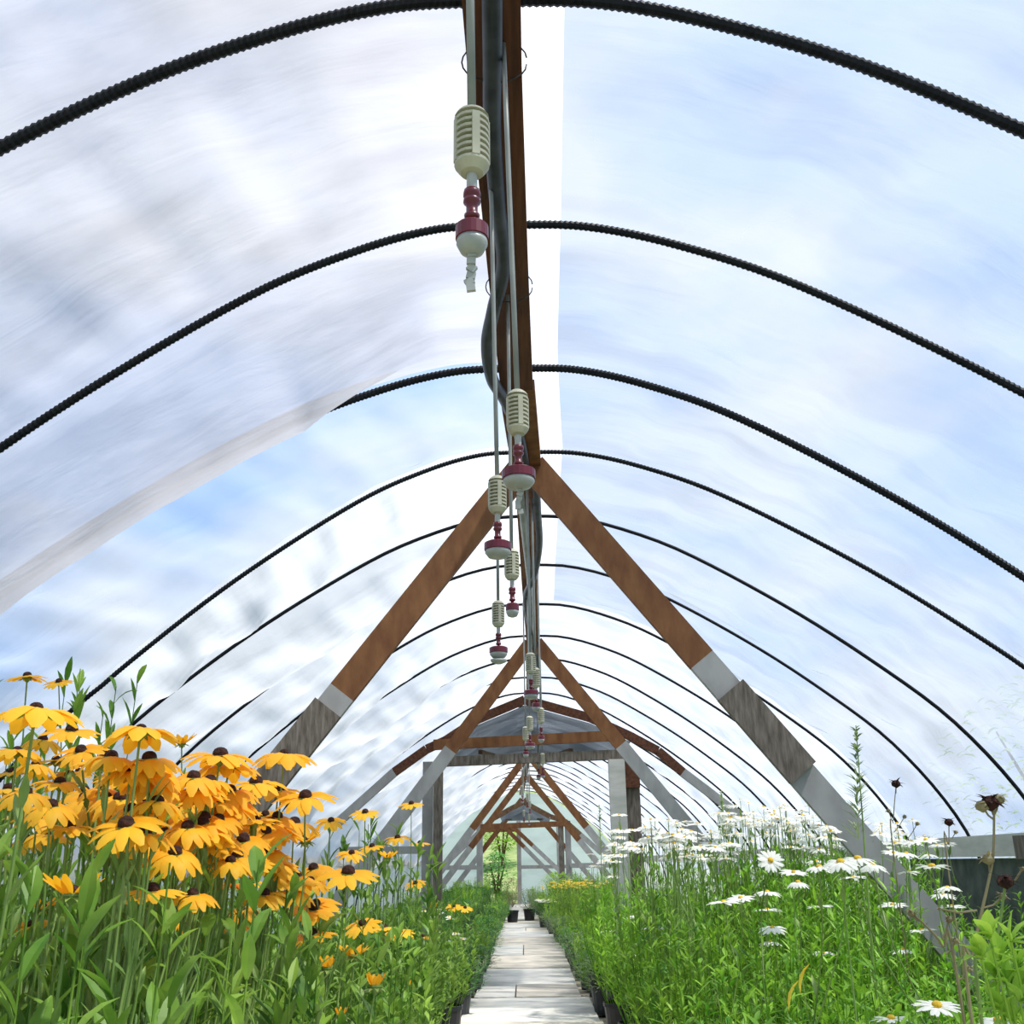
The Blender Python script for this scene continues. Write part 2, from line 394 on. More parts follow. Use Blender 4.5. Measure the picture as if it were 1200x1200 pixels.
def a_frame(Y, half_l, half_r, w, cl, cr_, label, near=False, top=3.16, base=0.0, left=True, dx=0.0):
    root = empty('a_frame', (0, 0, 0), label, 'A-frame', 'timber A-frames down the tunnel')
    x0 = rx(Y)+dx
    for side, half, ch in ((-1, half_l, cl), (1, half_r, cr_)):
        if side < 0 and not left: continue
        dyy = .0 if side > 0 else .045
        a = (x0+side*.03, top); b = (x0+side*half, base)
        if near and side > 0:
            runs = [(0, ch, M_brown, 1, 0, 'leg'), (ch, 1, M_grey, .98, 0, 'painted_length'), (.385, .512, M_weather, 1.12, -.036, 'splice_board')]
        elif near:
            runs = [(0, ch, M_brown, 1, 0, 'leg'), (ch, 1, M_grey, 1, 0, 'painted_length'), (.40, .57, M_weather, 1.1, -.036, 'splice_board')]
        else: runs = [(0, ch, M_brown, 1, 0, 'leg'), (ch, 1, M_grey, 1, 0, 'painted_length')]
        leg('leg', root, (a, b), Y+dyy, w, .04, runs)
    return root
a_frame(5.10, 2.47, 2.50, .145, .375, .335, 'nearest big timber A-frame, brown above and grey below, over both flower beds', True)
a_frame(9.72, 2.45, 2.50, .125, .315, .31, 'second timber A-frame, with pale painted lower legs, in front of the dark gable')
a_frame(19.6, 2.45, 2.45, .13, .42, .42, 'third A-frame, seen just under the near lintel beam', top=3.05)
a_frame(23.6, 2.45, 2.45, .13, .50, .46, 'fourth A-frame, close behind the third', top=3.0)
a_frame(29.5, 2.35, 2.45, .13, .48, .46, 'farthest A-frame, small, in front of the end wall', top=2.85)

# inner gable with dark tarp at ~10.3 m
def gable(Y, label, pw, beam_px, lint_px, scale_far=False):
    g = empty('inner_gable', (0, 0, 0), label, 'gable', 'timber door frames with dark gables')
    if not scale_far:
        top = at(615, 820, Y); r1 = at(691, 841, Y); r2 = at(739, 863, Y); r3 = at(771, 880, Y); r4 = at(800, 905, Y); r5 = at(872, 960, Y)
        l1 = at(560, 843, Y); l2 = at(522, 868, Y); l3 = at(500, 878, Y); l4 = at(462, 905, Y); l5 = at(395, 965, Y)
        W = .085
    else:
        top = at(614, 940, Y); r1 = at(632, 950, Y); r2 = at(645, 957, Y); r3 = at(662, 962, Y); r4 = at(680, 978, Y); r5 = at(705, 1000, Y)
        l1 = at(598, 948, Y); l2 = at(586, 955, Y); l3 = at(577, 960, Y); l4 = at(562, 975, Y); l5 = at(530, 1005, Y)
        W = .12
    for pl in ((top, r1, r2, r3, r4), (top, l1, l2, l3, l4)):
        mb = MB()
        for a, b in zip(pl, pl[1:]): mb.bar(a, b, W, .045, (0, 1, 0))
        mb.build('rafter', M_dkbrown if scale_far else M_red, g)
    for a, b in ((r4, r5), (l4, l5)): MB().bar(a, b, W, .045, (0, 1, 0)).build('painted_rafter_foot', M_grey, g)
    c0, c1 = beam_px
    MB().bar(at(*c0, Y-.05), at(*c1, Y-.05), .10 if not scale_far else .13, .04, (0, 1, 0)).build('cross_beam', M_brown, g)
    d0, d1 = lint_px
    A, B = at(*d0, Y), at(*d1, Y)
    if not scale_far: MB().bar(A, B, .09, .09, (0, 1, 0)).build('lintel', M_weather, g)
    # dark shade sheets: two small roof slopes running back and a gable sheet
    mb = MB(); back = 1.5 if not scale_far else 2.5
    ts = [l2, l1, top, r1, r2]; b0 = len(mb.v)
    for p in ts: mb.v.append(tuple(p+Vector((0, .03, -.05)))); 
    for p in ts: mb.v.append(tuple(p+Vector((0, back, -.09))))
    for p in ts: mb.v.append((p.x, Y+back+.02, A.z+.17))
    for k in range(4): mb.f.append((k, k+1, k+6, k+5)); mb.f.append((k+5, k+6, k+11, k+10))
    t = mb.build('shade_sheet', M_tarp, g); s = t.modifiers.new('s', 'SOLIDIFY'); s.thickness = .004
    for xx in (-.45, .0, .45):
        MB().bar((top.x+xx, Y+.1, A.z+.10), (top.x+xx*.8, Y+back, A.z+.20), .04, .04, (0, 0, 1)).build('purlin', M_dkbrown, t)
    return g, A, B
g1, A, B = gable(10.25, 'near door frame with grey posts, brown cross beam and dark sheeted gable', 0, ((508, 873), (724, 862)), ((514, 893), (733, 884)))
# posts
def post(px, py, Y, w, m, nm, par, topz=None, d=.09, lab=None):
    p = at(px, py, Y); o = MB().box((p.x, Y, p.z/2+.01), (w, d, p.z-.02)).build(nm, m, par)
    if lab: o['label'] = lab
    return o
post(502, 893, 10.33, .10, M_grey, 'post', g1, lab='pale grey post board')
post(514, 896, 10.22, .085, M_weather, 'post', g1, lab='dark weathered post')
post(722, 890, 10.22, .155, M_board, 'post', g1, lab='whitened post facing the path')
post(738.5, 892, 10.36, .15, M_weather, 'post', g1, lab='weathered post with brown top')
p = at(739, 895, 10.30); MB().box((p.x, 10.29, p.z-.10), (.152, .10, .26)).build('post_cap_board', M_red, g1)
g2, A2, B2 = gable(26.5, 'far door frame with small dark gable near the end of the tunnel', 0, ((563, 969), (668, 965)), ((566, 966), (662, 964)), True)
post(562, 966, 26.5, .15, M_grey, 'post', g2); post(657, 962, 26.5, .13, M_weather, 'post', g2); post(665, 962, 26.6, .14, M_grey, 'post', g2)
for (a, b) in (((497, 1017), (558, 1016)), ((668, 1014), (712, 1013))):
    MB().bar(at(*a, 26.5), at(*b, 26.5), .09, .05, (0, 1, 0)).build('side_rail', M_grey, g2)
for (a, b) in (((405, 997), (497, 996)), ((752, 984), (800, 983))):
    MB().bar(at(*a, 10.3), at(*b, 10.3), .07, .05, (0, 1, 0)).build('side_rail', M_grey, g1)

# end wall with a doorway
e = MB(); Y = YE
xl, xd0, xd1, xm, xr = rx(Y)-3.1, at(566, 1000, Y).x, at(606, 1000, Y).x, at(655, 1000, Y).x, rx(Y)+3.1
zt = at(590, 975, Y).z
loop = [(rx(Y)+section(-1, t/40, SL[len(ARCH_Y)-1])[0], section(-1, t/40, SL[len(ARCH_Y)-1])[1]) for t in range(40, 0, -1)]+[(rx(Y)+section(1, t/40, SR[len(ARCH_Y)-1])[0], section(1, t/40, SR[len(ARCH_Y)-1])[1]) for t in range(0, 41)]
def arch_z(x):
    for (a, za), (b, zb) in zip(loop, loop[1:]):
        if min(a, b) <= x <= max(a, b) and a != b: return za+(zb-za)*(x-a)/(b-a)
    return 0
xs = sorted(set([round(xl+.02+(xr-xl-.04)*k/50, 4) for k in range(51)]+[xd0, xd1]))
for a, b in zip(xs, xs[1:]):
    lo = zt if xd0-1e-6 <= (a+b)/2 <= xd1 else 0.0
    q = len(e.v); e.v += [(a, Y, lo), (b, Y, lo), (b, Y, max(lo, arch_z(b))), (a, Y, max(lo, arch_z(a)))]; e.f.append((q, q+1, q+2, q+3))
tag(e.build('wall_end', M_film_end), kind='structure')
ef = empty('end_doorway_frame', (0, 0, 0), 'grey timber frame round the open end doorway with greenery beyond', 'door frame')
for x, nm in ((xd0-.07, 'post'), (xd1+.06, 'post'), (xm, 'post')): MB().box((x, Y-.06, 1.2 if x != xm else 1.25), (.13, .08, 2.4)).build(nm, M_grey, ef)
MB().box(((xd0+xd1)/2, Y-.06, zt+.09), (xd1-xd0, .08, .18)).build('header', M_brown, ef)
MB().box(((xd1+xr)/2, Y-.10, 1.05), (xr-xd1, .05, .1)).build('rail', M_grey, ef); MB().box(((xd0+xl)/2, Y-.10, 1.05), (xd0-xl, .05, .1)).build('rail', M_grey, ef)
for a, b, lb in (((600, 968), (668, 1032), 'upper grey brace'), ((592, 970), (655, 1034), None)):
    p, q = at(*a, Y-.2-(.1 if lb else 0)), at(*b, Y-.2-(.1 if lb else 0))
    o = MB().bar(p, p.lerp(q, .36), .12, .04).build('brace', M_brown, ef); MB().bar(p.lerp(q, .36), q, .12, .04).build('painted_length', M_grey, o)

# ------------------------------------------------------------------ hoses, pipes and hanging sprinklers
pts = [at_z(x, y, z) for x, y, z in ((572, -150, 3.12), (576, -40, 3.12), (577, 60, 3.11), (577, 150, 3.12), (583, 240, 3.12), (590, 310, 3.13), (578, 365, 3.10), (571, 405, 3.08), (577, 445, 3.06), (592, 470, 3.1), (608, 510, 3.12), (617, 560, 3.12))]
tag(MB().tube(smooth_pts(pts, 8), .026, 12).build('hose', M_hose, smooth=True), 'thick dark hose sagging along the nearest ridge board', 'hose')
pts = [at_z(x, y, z) for x, y, z in ((628, 560, 3.13), (630, 600, 3.11), (632, 640, 3.1), (626, 675, 3.08), (616, 700, 3.06), (620, 730, 3.1), (630, 770, 3.12), (632, 790, 3.13))]
tag(MB().tube(smooth_pts(pts, 8), .022, 10).build('hose', M_hose, smooth=True), 'dark hose looping under the ridge beyond the first A-frame', 'hose')
pts = [(rx(y)-.02+.02*math.sin(y), y, 3.10+.015*math.sin(y*1.7)) for y in [5.3+k*.6 for k in range(45)]]
tag(MB().tube(pts, .020, 10).build('water_pipe', M_gpipe, smooth=True), 'long grey water pipe strung under the ridge toward the far end', 'pipe')
def sprinkler(px, ytop, ybot, kind, label, chain=False, dxtop=0, detail=True):
    zc = EYE+.455*2.1
    c = at_z(px, ybot, zc-.05); Y = c.y
    dep = math.hypot(0, Y)
    r = empty('hanging_sprinkler', (c.x, c.y, c.z), label, 'sprinkler', 'misting sprinklers hanging from the ridge')
    hw = .108 if ybot-ytop > 0 else .1
    N = 20
    pr = [(.004, 0), (.016, .002), (.022, .010)]
    z = .014
    k = 8; pitch = (hw-.026)/k
    for i in range(k):
        pr += [(.0245, z), (.0245, z+pitch*.45), (.0165, z+pitch*.55), (.0165, z+pitch*.92)]; z += pitch
    pr += [(.0245, z), (.021, hw-.006), (.014, hw), (.004, hw)]
    w = MB().lathe(pr, N).build('weight', M_cream, r)
    if detail:
        for a in (0.3, 1.87, 3.44, 5.01):
            mb = MB(); M = Matrix.Rotation(a, 3, 'Z'); mb.box(M @ Vector((.0225, 0, hw/2)), (.005, .011, hw-.036), M); mb.build('rib', M_cream, w)
    ztop = 3.16-c.z; lx = dxtop
    MB().tube([(0, 0, hw-.002), (lx*.3, 0, hw+(ztop-hw)*.3), (lx*.7, 0, hw+(ztop-hw)*.7), (lx, 0, ztop)], .0062, 8).build('supply_tube', M_tube, r, True)
    MB().lathe([(.0075, 0), (.0075, -.03)], 10).build('neck', M_cap, r)
    s = 1.0 if kind == 'narrow' else 1.0
    MB().lathe([(.011, -.026), (.012, -.030), (.012, -.036), (.009, -.038), (.012, -.042), (.012, -.046), (.008, -.050), (.008, -.064), (.011, -.066), (.010, -.072), (.005, -.073), (.005, -.084)], 14).build('connector', M_crimson, r, True)
    R = .0225 if kind == 'narrow' else .037
    hd = MB().lathe([(.006, -.080), (R*.8, -.081), (R, -.085), (R, -.104), (R*.9, -.105), (.006, -.105)], 20).build('head', M_crimson, r, False)
    MB().lathe([(R*.92, -.1045), (R*.95, -.112), (R*.7, -.124), (R*.25, -.128), (.003, -.128)], 20).build('nozzle_cap', M_cap, hd, True)
    if kind == 'bowl':
        MB().lathe([(.003, -.128), (.008, -.14), (.03, -.138), (.034, -.133), (.03, -.142), (.010, -.15), (.002, -.15)], 16).build('deflector', M_cap, hd, True)
    if chain:
        random.seed(px); mb = MB(); p = Vector((0, 0, -.122))
        for i in range(6):
            q = p+Vector((random.uniform(-.008, .008), random.uniform(-.004, .004), -.010))
            mb.box((p+q)/2, (.012, .006, .010), Matrix.Rotation(random.uniform(-.8, .8), 3, 'Y')); p = q
        mb.build('anti_drip_spinner', M_cap, hd)
    return r
SP = [(553, 123, 205, 'narrow', 'largest hanging sprinkler at top, cream ribbed weight over small crimson head', True, -.01),
      (607, 458, 510, 'wide', 'sprinkler with wide crimson disc hanging before the nearest A-frame apex', True, -.02),
      (583, 560, 602, 'wide', 'sprinkler left of the ridge, its disc before the nearest A-frame left leg', False, -.01),
      (600, 650, 680, 'narrow', 'sprinkler with small round crimson head between two others left of the ridge', False, 0),
      (584, 712, 735, 'bowl', 'leftmost lowest sprinkler below the first A-frame, ending in a small bowl', False, 0),
      (622, 768, 790, 'wide', 'sprinkler hanging just at the second A-frame apex', False, 0),
      (628, 792, 806, 'narrow', 'small sprinkler just right below the second A-frame apex', False, 0),
      (634, 829, 848, 'narrow', 'sprinkler right of the ridge line against the dark gable', False, 0),
      (621, 843, 857, 'wide', 'sprinkler centred against the dark gable', False, 0),
      (616, 852, 868, 'narrow', 'sprinkler left of centre against the dark gable cross beam', False, 0),
      (631, 886, 898, 'narrow', 'left one of a pair of sprinklers just under the near lintel', False, 0),
      (636, 884, 896, 'narrow', 'right one of a pair of sprinklers just under the near lintel', False, 0)]
for i, (a, b, c, k, l, ch, dx) in enumerate(SP): sprinkler(a, b, c, k, l, ch, dx, i < 6)
FARL = ['highest', 'second highest', 'middle', 'second lowest', 'lowest']
for i, (a, c) in enumerate(((612, 930), (618, 938), (621, 946), (614, 956), (620, 960))): sprinkler(a, c-8, c, 'narrow', 'tiny far sprinkler before the far dark gable, %s of the five there' % FARL[i], False, 0, False)
for px, py, lb in ((577, 70, 'wire tie looped round hose and ridge board at the top of the photo'), (591, 335, 'wire tie round hose and ridge board above the third hoop')):
    c = at_z(px, py, 3.16); mb = MB()
    mb.tube([(rx(c.y)+.086*math.cos(a), c.y+.004*a, 3.165+.062*math.sin(a)) for a in [k*2*PI/22 for k in range(23)]], .0022, 6)
    tag(mb.build('wire_tie', M_wire, smooth=True), lb, 'wire')

# ------------------------------------------------------------------ plant prototypes
def rot_frame(tilt, az):
    return Matrix.Rotation(az, 4, 'Z') @ Matrix.Rotation(tilt, 4, 'X')
def petal_ring(n, r0, L, w, rise, bend, seed, jit=.12, wp=(.45, .85, 1, .85, .25), back=None):
    rnd = random.Random(seed); mb = MB()
    for i in range(n):
        a = 2*PI*i/n+rnd.uniform(-jit, jit); up = rise+rnd.uniform(-.12, .12)
        d = Vector((math.cos(a), math.sin(a), up))
        mb.leaf(Vector((math.cos(a)*r0, math.sin(a)*r0, rnd.uniform(-.002, .001)*1)), d, L*rnd.uniform(.88, 1.08), w*rnd.uniform(.85, 1.1), bend+rnd.uniform(-.1, .15), -.25, wp=wp)
    return mb
R1 = .043                                    # bloom radius
RUD = {
 'flat': petal_ring(13, .006, .041, .0148, .10, .45, 1, .16), 'flat2': petal_ring(12, .006, .043, .0155, .2, .8, 11, .2), 'droop': petal_ring(13, .006, .044, .0152, .05, 1.25, 2, .18),
 'umbrella': petal_ring(12, .005, .047, .0195, .12, .95, 3, .16), 'cup': petal_ring(11, .006, .036, .0125, .8, .1, 4, .2),
 'bud': petal_ring(9, .004, .018, .007, 1.6, -.1, 5, .25)}
RUD = {k: v.mesh('flower_'+k, M_petal, True) for k, v in RUD.items()}
RUDR = petal_ring(11, .007, .034, .015, -.1, .9, 9).mesh('flower_rust', M_petalR, True)
cone = MB().lathe([(.0080, -.003), (.0098, .001), (.0094, .005), (.0074, .0085), (.004, .0105), (.0008, .011)], 14).mesh('center', M_cone, True)
cal = MB()
for i in range(10):
    a = 2*PI*i/10; cal.leaf((0, 0, -.004), (math.cos(a), math.sin(a), .05), .021, .006, .5, .2)
cal.lathe([(.002, -.012), (.007, -.006), (.010, -.002), (.010, .001)], 10)
cal = cal.mesh('calyx', M_stem)
DAI = [petal_ring(20, .006, .027, .0078, .12-.1*k, .3+.25*k, 20+k, .06).mesh('flower_daisy', M_white, True) for k in range(3)]
DAI2 = [petal_ring(14, .005, .029, .010, .15-.1*k, .3+.25*k, 30+k, .06).mesh('flower_daisy_small', M_white, False) for k in range(2)]
YEL = petal_ring(10, .006, .026, .012, .2, .3, 40).mesh('flower_yellow', M_petalY, True)
eye = MB().lathe([(.0085, -.002), (.009, .002), (.006, .006), (.001, .007)], 12).mesh('flower_center', M_ycone, True)
pot_m = MB().lathe([(.095, 0), (.12, .21), (.128, .212), (.128, .235), (.12, .236), (.118, .21), (.001, .205)], 18).mesh('pot', M_pot, False)

def foliage_mesh(seed, h, rad, n_stem, leaves, L, w, mat, zmin=.25, bend=.5, spread=.5, upright=1.0, stem_r=.0022, wp=(.2, .8, 1, .7, .05)):
    rnd = random.Random(seed); mb = MB()
    for s in range(n_stem):
        a = rnd.uniform(0, 2*PI); q = math.sqrt(rnd.random())
        b0 = Vector((math.cos(a)*q*.09, math.sin(a)*q*.09, .2)); H = h*rnd.uniform(.72, 1.05)
        t = Vector((math.cos(a)*q*rad, math.sin(a)*q*rad, H))
        mid = b0.lerp(t, .5)+Vector((math.cos(a), math.sin(a), 0))*rad*.18*q
        P = smooth_pts([b0, mid, t], 3)
        mb.tube(P, [stem_r*(1-.5*i/len(P)) for i in range(len(P))], 4, False)
        for k in range(leaves):
            u = max(zmin, rnd.uniform(0.05, 1))**.8
            f = u*(len(P)-1); i = min(int(f), len(P)-2); c = P[i].lerp(P[i+1], f-i)
            aa = rnd.uniform(0, 2*PI); d = Vector((math.cos(aa)*spread, math.sin(aa)*spread, upright*rnd.uniform(.3, 1)))
            mb.leaf(c, d, L*rnd.uniform(.6, 1.15)*(1.15-.5*u), w*rnd.uniform(.7, 1.15), bend*rnd.uniform(.2, 1.4), .3, wp=wp)
    return mb.mesh('foliage', mat)
FOL_A = [foliage_mesh(100+i, 1.0, .24, 24, 20, .095, .019, M_leafA, .2, .5, .55, 1.2) for i in range(4)]
FOL_B = [foliage_mesh(200+i, 1.0, .27, 34, 18, .080, .0115, M_leafB, .12, .4, .6, .9) for i in range(4)]
FOL_C = [foliage_mesh(300+i, .62, .24, 30, 15, .055, .018, M_leafC, .1, .4, .9, .5) for i in range(2)]
FOL_D = [foliage_mesh(310+i, .6, .24, 34, 15, .06, .008, M_leafD, .1, .3, .5, 1) for i in range(2)]
FOL_E = [foliage_mesh(320+i, .7, .2, 30, 15, .08, .012, M_leafE, .1, .3, .5, 1.1) for i in range(2)]
FOL_F = foliage_mesh(330, .6, .2, 26, 10, .05, .010, M_dry, .1, .3, .6, 1)

def ball_mesh(seed, h, rad, n, L, w, mat):
    rn = random.Random(seed); mb = MB()
    for k in range(n):
        a = rn.uniform(0, 6.28); u = rn.random(); rr = rad*math.sqrt(rn.random())*math.sqrt(max(.1, 1-(2*u-1)**2))
        mb.leaf((math.cos(a)*rr, math.sin(a)*rr, .2+(h-.2)*u), (math.cos(a), math.sin(a), rn.uniform(-.1, 1.2)), L*rn.uniform(.6, 1.2), w, .5, .2, wp=(.2, .9, 1, .1))
    for k in range(8):
        a = k*.79; mb.tube([(0, 0, .2), (math.cos(a)*rad*.3, math.sin(a)*rad*.3, h*.5), (math.cos(a)*rad*.6, math.sin(a)*rad*.6, h*.85)], .003, 4, False)
    return mb.mesh('foliage', mat)
FOL_G = [ball_mesh(400, .60, .26, 900, .05, .016, M_leafC), ball_mesh(401, .55, .26, 900, .055, .010, M_leafD), ball_mesh(402, .62, .28, 900, .06, .014, M_leafE), ball_mesh(403, .55, .24, 700, .06, .007, M_dry)]
def stem_mesh(p0, p1, r0, r1, leaves, seed, mat=M_stem):
    """p0 = top (origin of the bloom), p1 = root, both in the bloom's local space"""
    rnd = random.Random(seed); a, b = Vector(p1), Vector(p0)
    d = (b-a); m1 = a.lerp(b, .35)+Vector((d.x*-.12, d.y*-.12, 0)); m2 = b-Vector((d.x*.12, d.y*.12, d.length*.22))
    P = smooth_pts([a, m1, m2, b], 4); mb = MB()
    mb.tube(P, [r0+(r1-r0)*i/(len(P)-1) for i in range(len(P))], 5, False)
    for k in range(leaves):
        f = rnd.uniform(.45, .92)*(len(P)-1); i = int(f); c = P[i].lerp(P[min(i+1, len(P)-1)], f-i); aa = rnd.uniform(0, 6.28)
        mb.leaf(c, (math.cos(aa)*.5, math.sin(aa)*.5, 1), rnd.uniform(.03, .055), .009, .4, .3)
    return mb.mesh('stem', mat)

def add_bloom(root, pos, petals, centre, size, tilt, az, sm=None, with_cal=False, nm='flower', sid=0, stem_to=None, label=None, cs=1.0):
    """pos in world; the root is unrotated"""
    loc = Vector(pos)-root.location
    M = Matrix.Translation(loc) @ rot_frame(tilt, az) @ Matrix.Diagonal((size, size, size, 1))
    o = link(nm, petals, root, M)
    if centre: link('flower_center', centre, o, Matrix.Diagonal((cs, cs, cs, 1)))
    if with_cal: link('calyx', cal, o)
    if stem_to is not None:
        Mi = (Matrix.Translation(Vector(pos)) @ rot_frame(tilt, az) @ Matrix.Diagonal((size, size, size, 1))).inverted()
        s = stem_mesh(Mi @ (Vector(pos)-Vector((0, 0, .004))), Mi @ Vector(stem_to), .0026/size, .0017/size, 4 if with_cal else 2, sid)
        link('stem', s, o)
    if label: o['label'] = label
    return o

# ------------------------------------------------------------------ black-eyed Susans on the left
# x, y on the bloom, apparent width, form, label
BL = [(32, 793, 44, 'flat', 'small bloom standing highest at far left'), (69, 799, 32, 'flat', 0), (42, 832, 100, 'umbrella', 'large orange bloom seen from below at far left'),
 (84, 856, 58, 'flat', 0), (50, 868, 40, 'droop', 0), (165, 856, 84, 'umbrella', 'large orange bloom with drooping petals'), (213, 871, 30, 'cup', 0), (130, 888, 62, 'droop', 0),
 (95, 880, 60, 'flat', 0), (92, 905, 40, 'flat', 0), (175, 890, 66, 'droop', 0), (258, 886, 82, 'flat', 0), (333, 884, 88, 'umbrella', 'large orange bloom rising in front of the grey leg'), (268, 897, 70, 'umbrella', 0),
 (227, 912, 62, 'droop', 0), (300, 918, 95, 'flat', 0), (326, 927, 66, 'flat', 0), (358, 934, 92, 'flat', 'wide yellow bloom standing alone on a thick stem'), (268, 948, 66, 'flat', 0), (312, 976, 54, 'droop', 0),
 (10, 925, 55, 'flat', 0), (30, 930, 60, 'droop', 0), (70, 918, 60, 'flat', 0), (115, 945, 40, 'droop', 0), (158, 930, 50, 'droop', 0), (200, 930, 60, 'flat', 0), (148, 967, 84, 'flat', 'broad bloom low over the leaves'), (192, 978, 54, 'droop', 0),
 (220, 970, 60, 'droop', 0), (255, 995, 56, 'flat', 0), (285, 985, 60, 'droop', 0), (180, 915, 60, 'droop', 0), (20, 880, 60, 'umbrella', 0), (60, 945, 56, 'droop', 0),
 (240, 935, 60, 'flat', 0), (345, 965, 60, 'droop', 0), (290, 1010, 60, 'flat', 0), (388, 962, 35, 'flat', 0), (428, 952, 34, 'flat', 'small distant bloom left of the grey leg'), (482, 942, 36, 'flat', 'bloom standing in front of the grey post'),
 (358, 985, 36, 'cup', 0), (466, 982, 30, 'flat', 0), (436, 992, 30, 'flat', 0), (412, 1000, 32, 'flat', 0), (492, 988, 24, 'flat', 0), (487, 1035, 24, 'flat', 0), (455, 1005, 20, 'cup', 0),
 (320, 1012, 56, 'flat', 0), (345, 1032, 60, 'flat', 0), (368, 1065, 62, 'flat', 0), (408, 1023, 98, 'flat', 'wide flat bloom leaning right, near the middle'), (310, 1048, 52, 'flat', 0), (343, 1045, 50, 'droop', 0), (370, 1060, 54, 'flat', 0), (366, 1095, 60, 'flat', 0),
 (425, 1083, 44, 'flat', 0), (450, 1087, 44, 'flat', 0), (468, 1092, 50, 'flat', 0), (495, 1098, 36, 'flat', 0), (545, 1064, 26, 'flat', 0), (532, 1062, 24, 'flat', 0), (508, 1063, 18, 'cup', 0),
 (178, 1044, 76, 'flat', 'low wide bloom with a dark centre'), (226, 1049, 56, 'droop', 0), (84, 1048, 62, 'cup', 'cupped yellow bloom low among leaves'), (50, 1065, 34, 'cup', 0), (36, 1084, 42, 'flat', 0), (0, 1010, 40, 'flat', 0), (296, 1035, 34, 'flat', 0),
 (250, 1030, 40, 'rust', 'rust-red and orange bloom'), (272, 1035, 36, 'rust', 0), (192, 1087, 24, 'rust', 0), (212, 1080, 34, 'droop', 0), (235, 1076, 28, 'rust', 'red and yellow bloom'), (222, 1100, 26, 'droop', 0), (283, 1066, 36, 'droop', 0), (280, 1085, 36, 'droop', 0), (243, 1098, 26, 'rust', 0),
 (384, 1133, 32, 'bud', 0), (414, 1120, 36, 'cup', 0), (440, 1155, 36, 'bud', 'half-open yellow bud'), (485, 1150, 20, 'flat', 0), (400, 1190, 24, 'bud', 0), (118, 900, 36, 'cup', 0), (15, 905, 50, 'flat', 0), (325, 958, 50, 'droop', 0), (205, 1000, 60, 'droop', 0), (270, 1010, 50, 'droop', 0), (120, 925, 50, 'droop', 0)]
rnd = random.Random(77)
for k in range(100):
    x = rnd.triangular(0, 375, 230); yb = 890+max(0, x-200)*.35; BL.append((x, rnd.uniform(yb, yb+95), rnd.uniform(38, 62), rnd.choice(['droop', 'flat', 'droop', 'flat', 'umbrella']), 0))
heads = []
for (x, y, w, f, lb) in BL:
    rr = .080 if f in ('flat', 'umbrella', 'rust') else .07
    if f == 'cup': rr = .06
    if f == 'bud': rr = .03
    dep = rr*F/w
    p = at_d(x, y, dep)
    sz = 1.0
    if p.x > -.42:                           # keep clear of the path: move farther along the same bed and scale the bloom a little
        k = (-.44-CX)/(p.x-CX) if p.x < CX-.02 else 1
        k = min(k, 1.9); p = Vector((CX, 0, EYE))+(p-Vector((CX, 0, EYE)))*k; sz = min(1.35, k)
    heads.append((p, f, lb, sz))
# gather blooms into plants
plants = []
for h in sorted(heads, key=lambda q: q[0].y):
    best = None
    for pl in plants:
        d = math.hypot(h[0].x-pl[0].x, h[0].y-pl[0].y)
        if d < .30 and (best is None or d < best[0]): best = (d, pl)
    if best: best[1][1].append(h)
    else: plants.append((Vector((min(h[0].x, -.5), h[0].y, 0)), [h]))
def where(c, hi):
    near = 'nearest row' if c.y < 1.3 else 'second row' if c.y < 1.8 else 'middle of the bed' if c.y < 2.6 else 'back of the bed'
    return near
used = {}
for i, (c, hs) in enumerate(plants):
    r = empty('black_eyed_susan', (c.x, c.y, 0.03))
    nb = len(hs)
    side = 'by the film wall' if c.x < -1.2 else 'mid-bed' if c.x < -.75 else 'beside the path'
    NUM = ('no', 'one', 'two', 'three', 'four', 'five', 'six', 'seven', 'eight', 'nine', 'ten', 'eleven', 'twelve')
    lab = 'black-eyed Susan with %s golden bloom%s, %s, %s from the camera' % (NUM[nb] if nb < 13 else 'many', '' if nb == 1 else 's', side, ORD[i])
    feat = [h[2] for h in hs if h[2]]
    if feat: lab = 'black-eyed Susan bearing the '+feat[0]
    tag(r, lab[:118], 'flower plant', 'black-eyed Susans in the left bed')
    topz = max(.75, min(h[0].z for h in hs)-.03)
    s = topz/1.0
    link('foliage', FOL_A[i % 4], r, Matrix.Rotation(rnd.uniform(0, 6), 4, 'Z') @ Matrix.Diagonal((1, 1, s, 1)))
    link('pot', pot_m, r)
    for j, (p, f, lb, sz) in enumerate(hs):
        tilt = {'flat': rnd.uniform(.0, .55), 'droop': rnd.uniform(-.1, .45), 'umbrella': rnd.uniform(-.12, .12)}.get(f, rnd.uniform(-.2, .3))
        if f == 'flat' and rnd.random() < .4: f = 'flat2'
        pm_ = RUDR if f == 'rust' else RUD[f]
        add_bloom(r, p, pm_, None if f == 'bud' else cone, sz*rnd.uniform(.95, 1.08), tilt, rnd.uniform(-.5, .5), with_cal=True, sid=i*50+j, stem_to=(c.x+rnd.uniform(-.06, .06), c.y+rnd.uniform(-.06, .06), .24), label=lb or None, cs=.7 if f == 'umbrella' else .95)
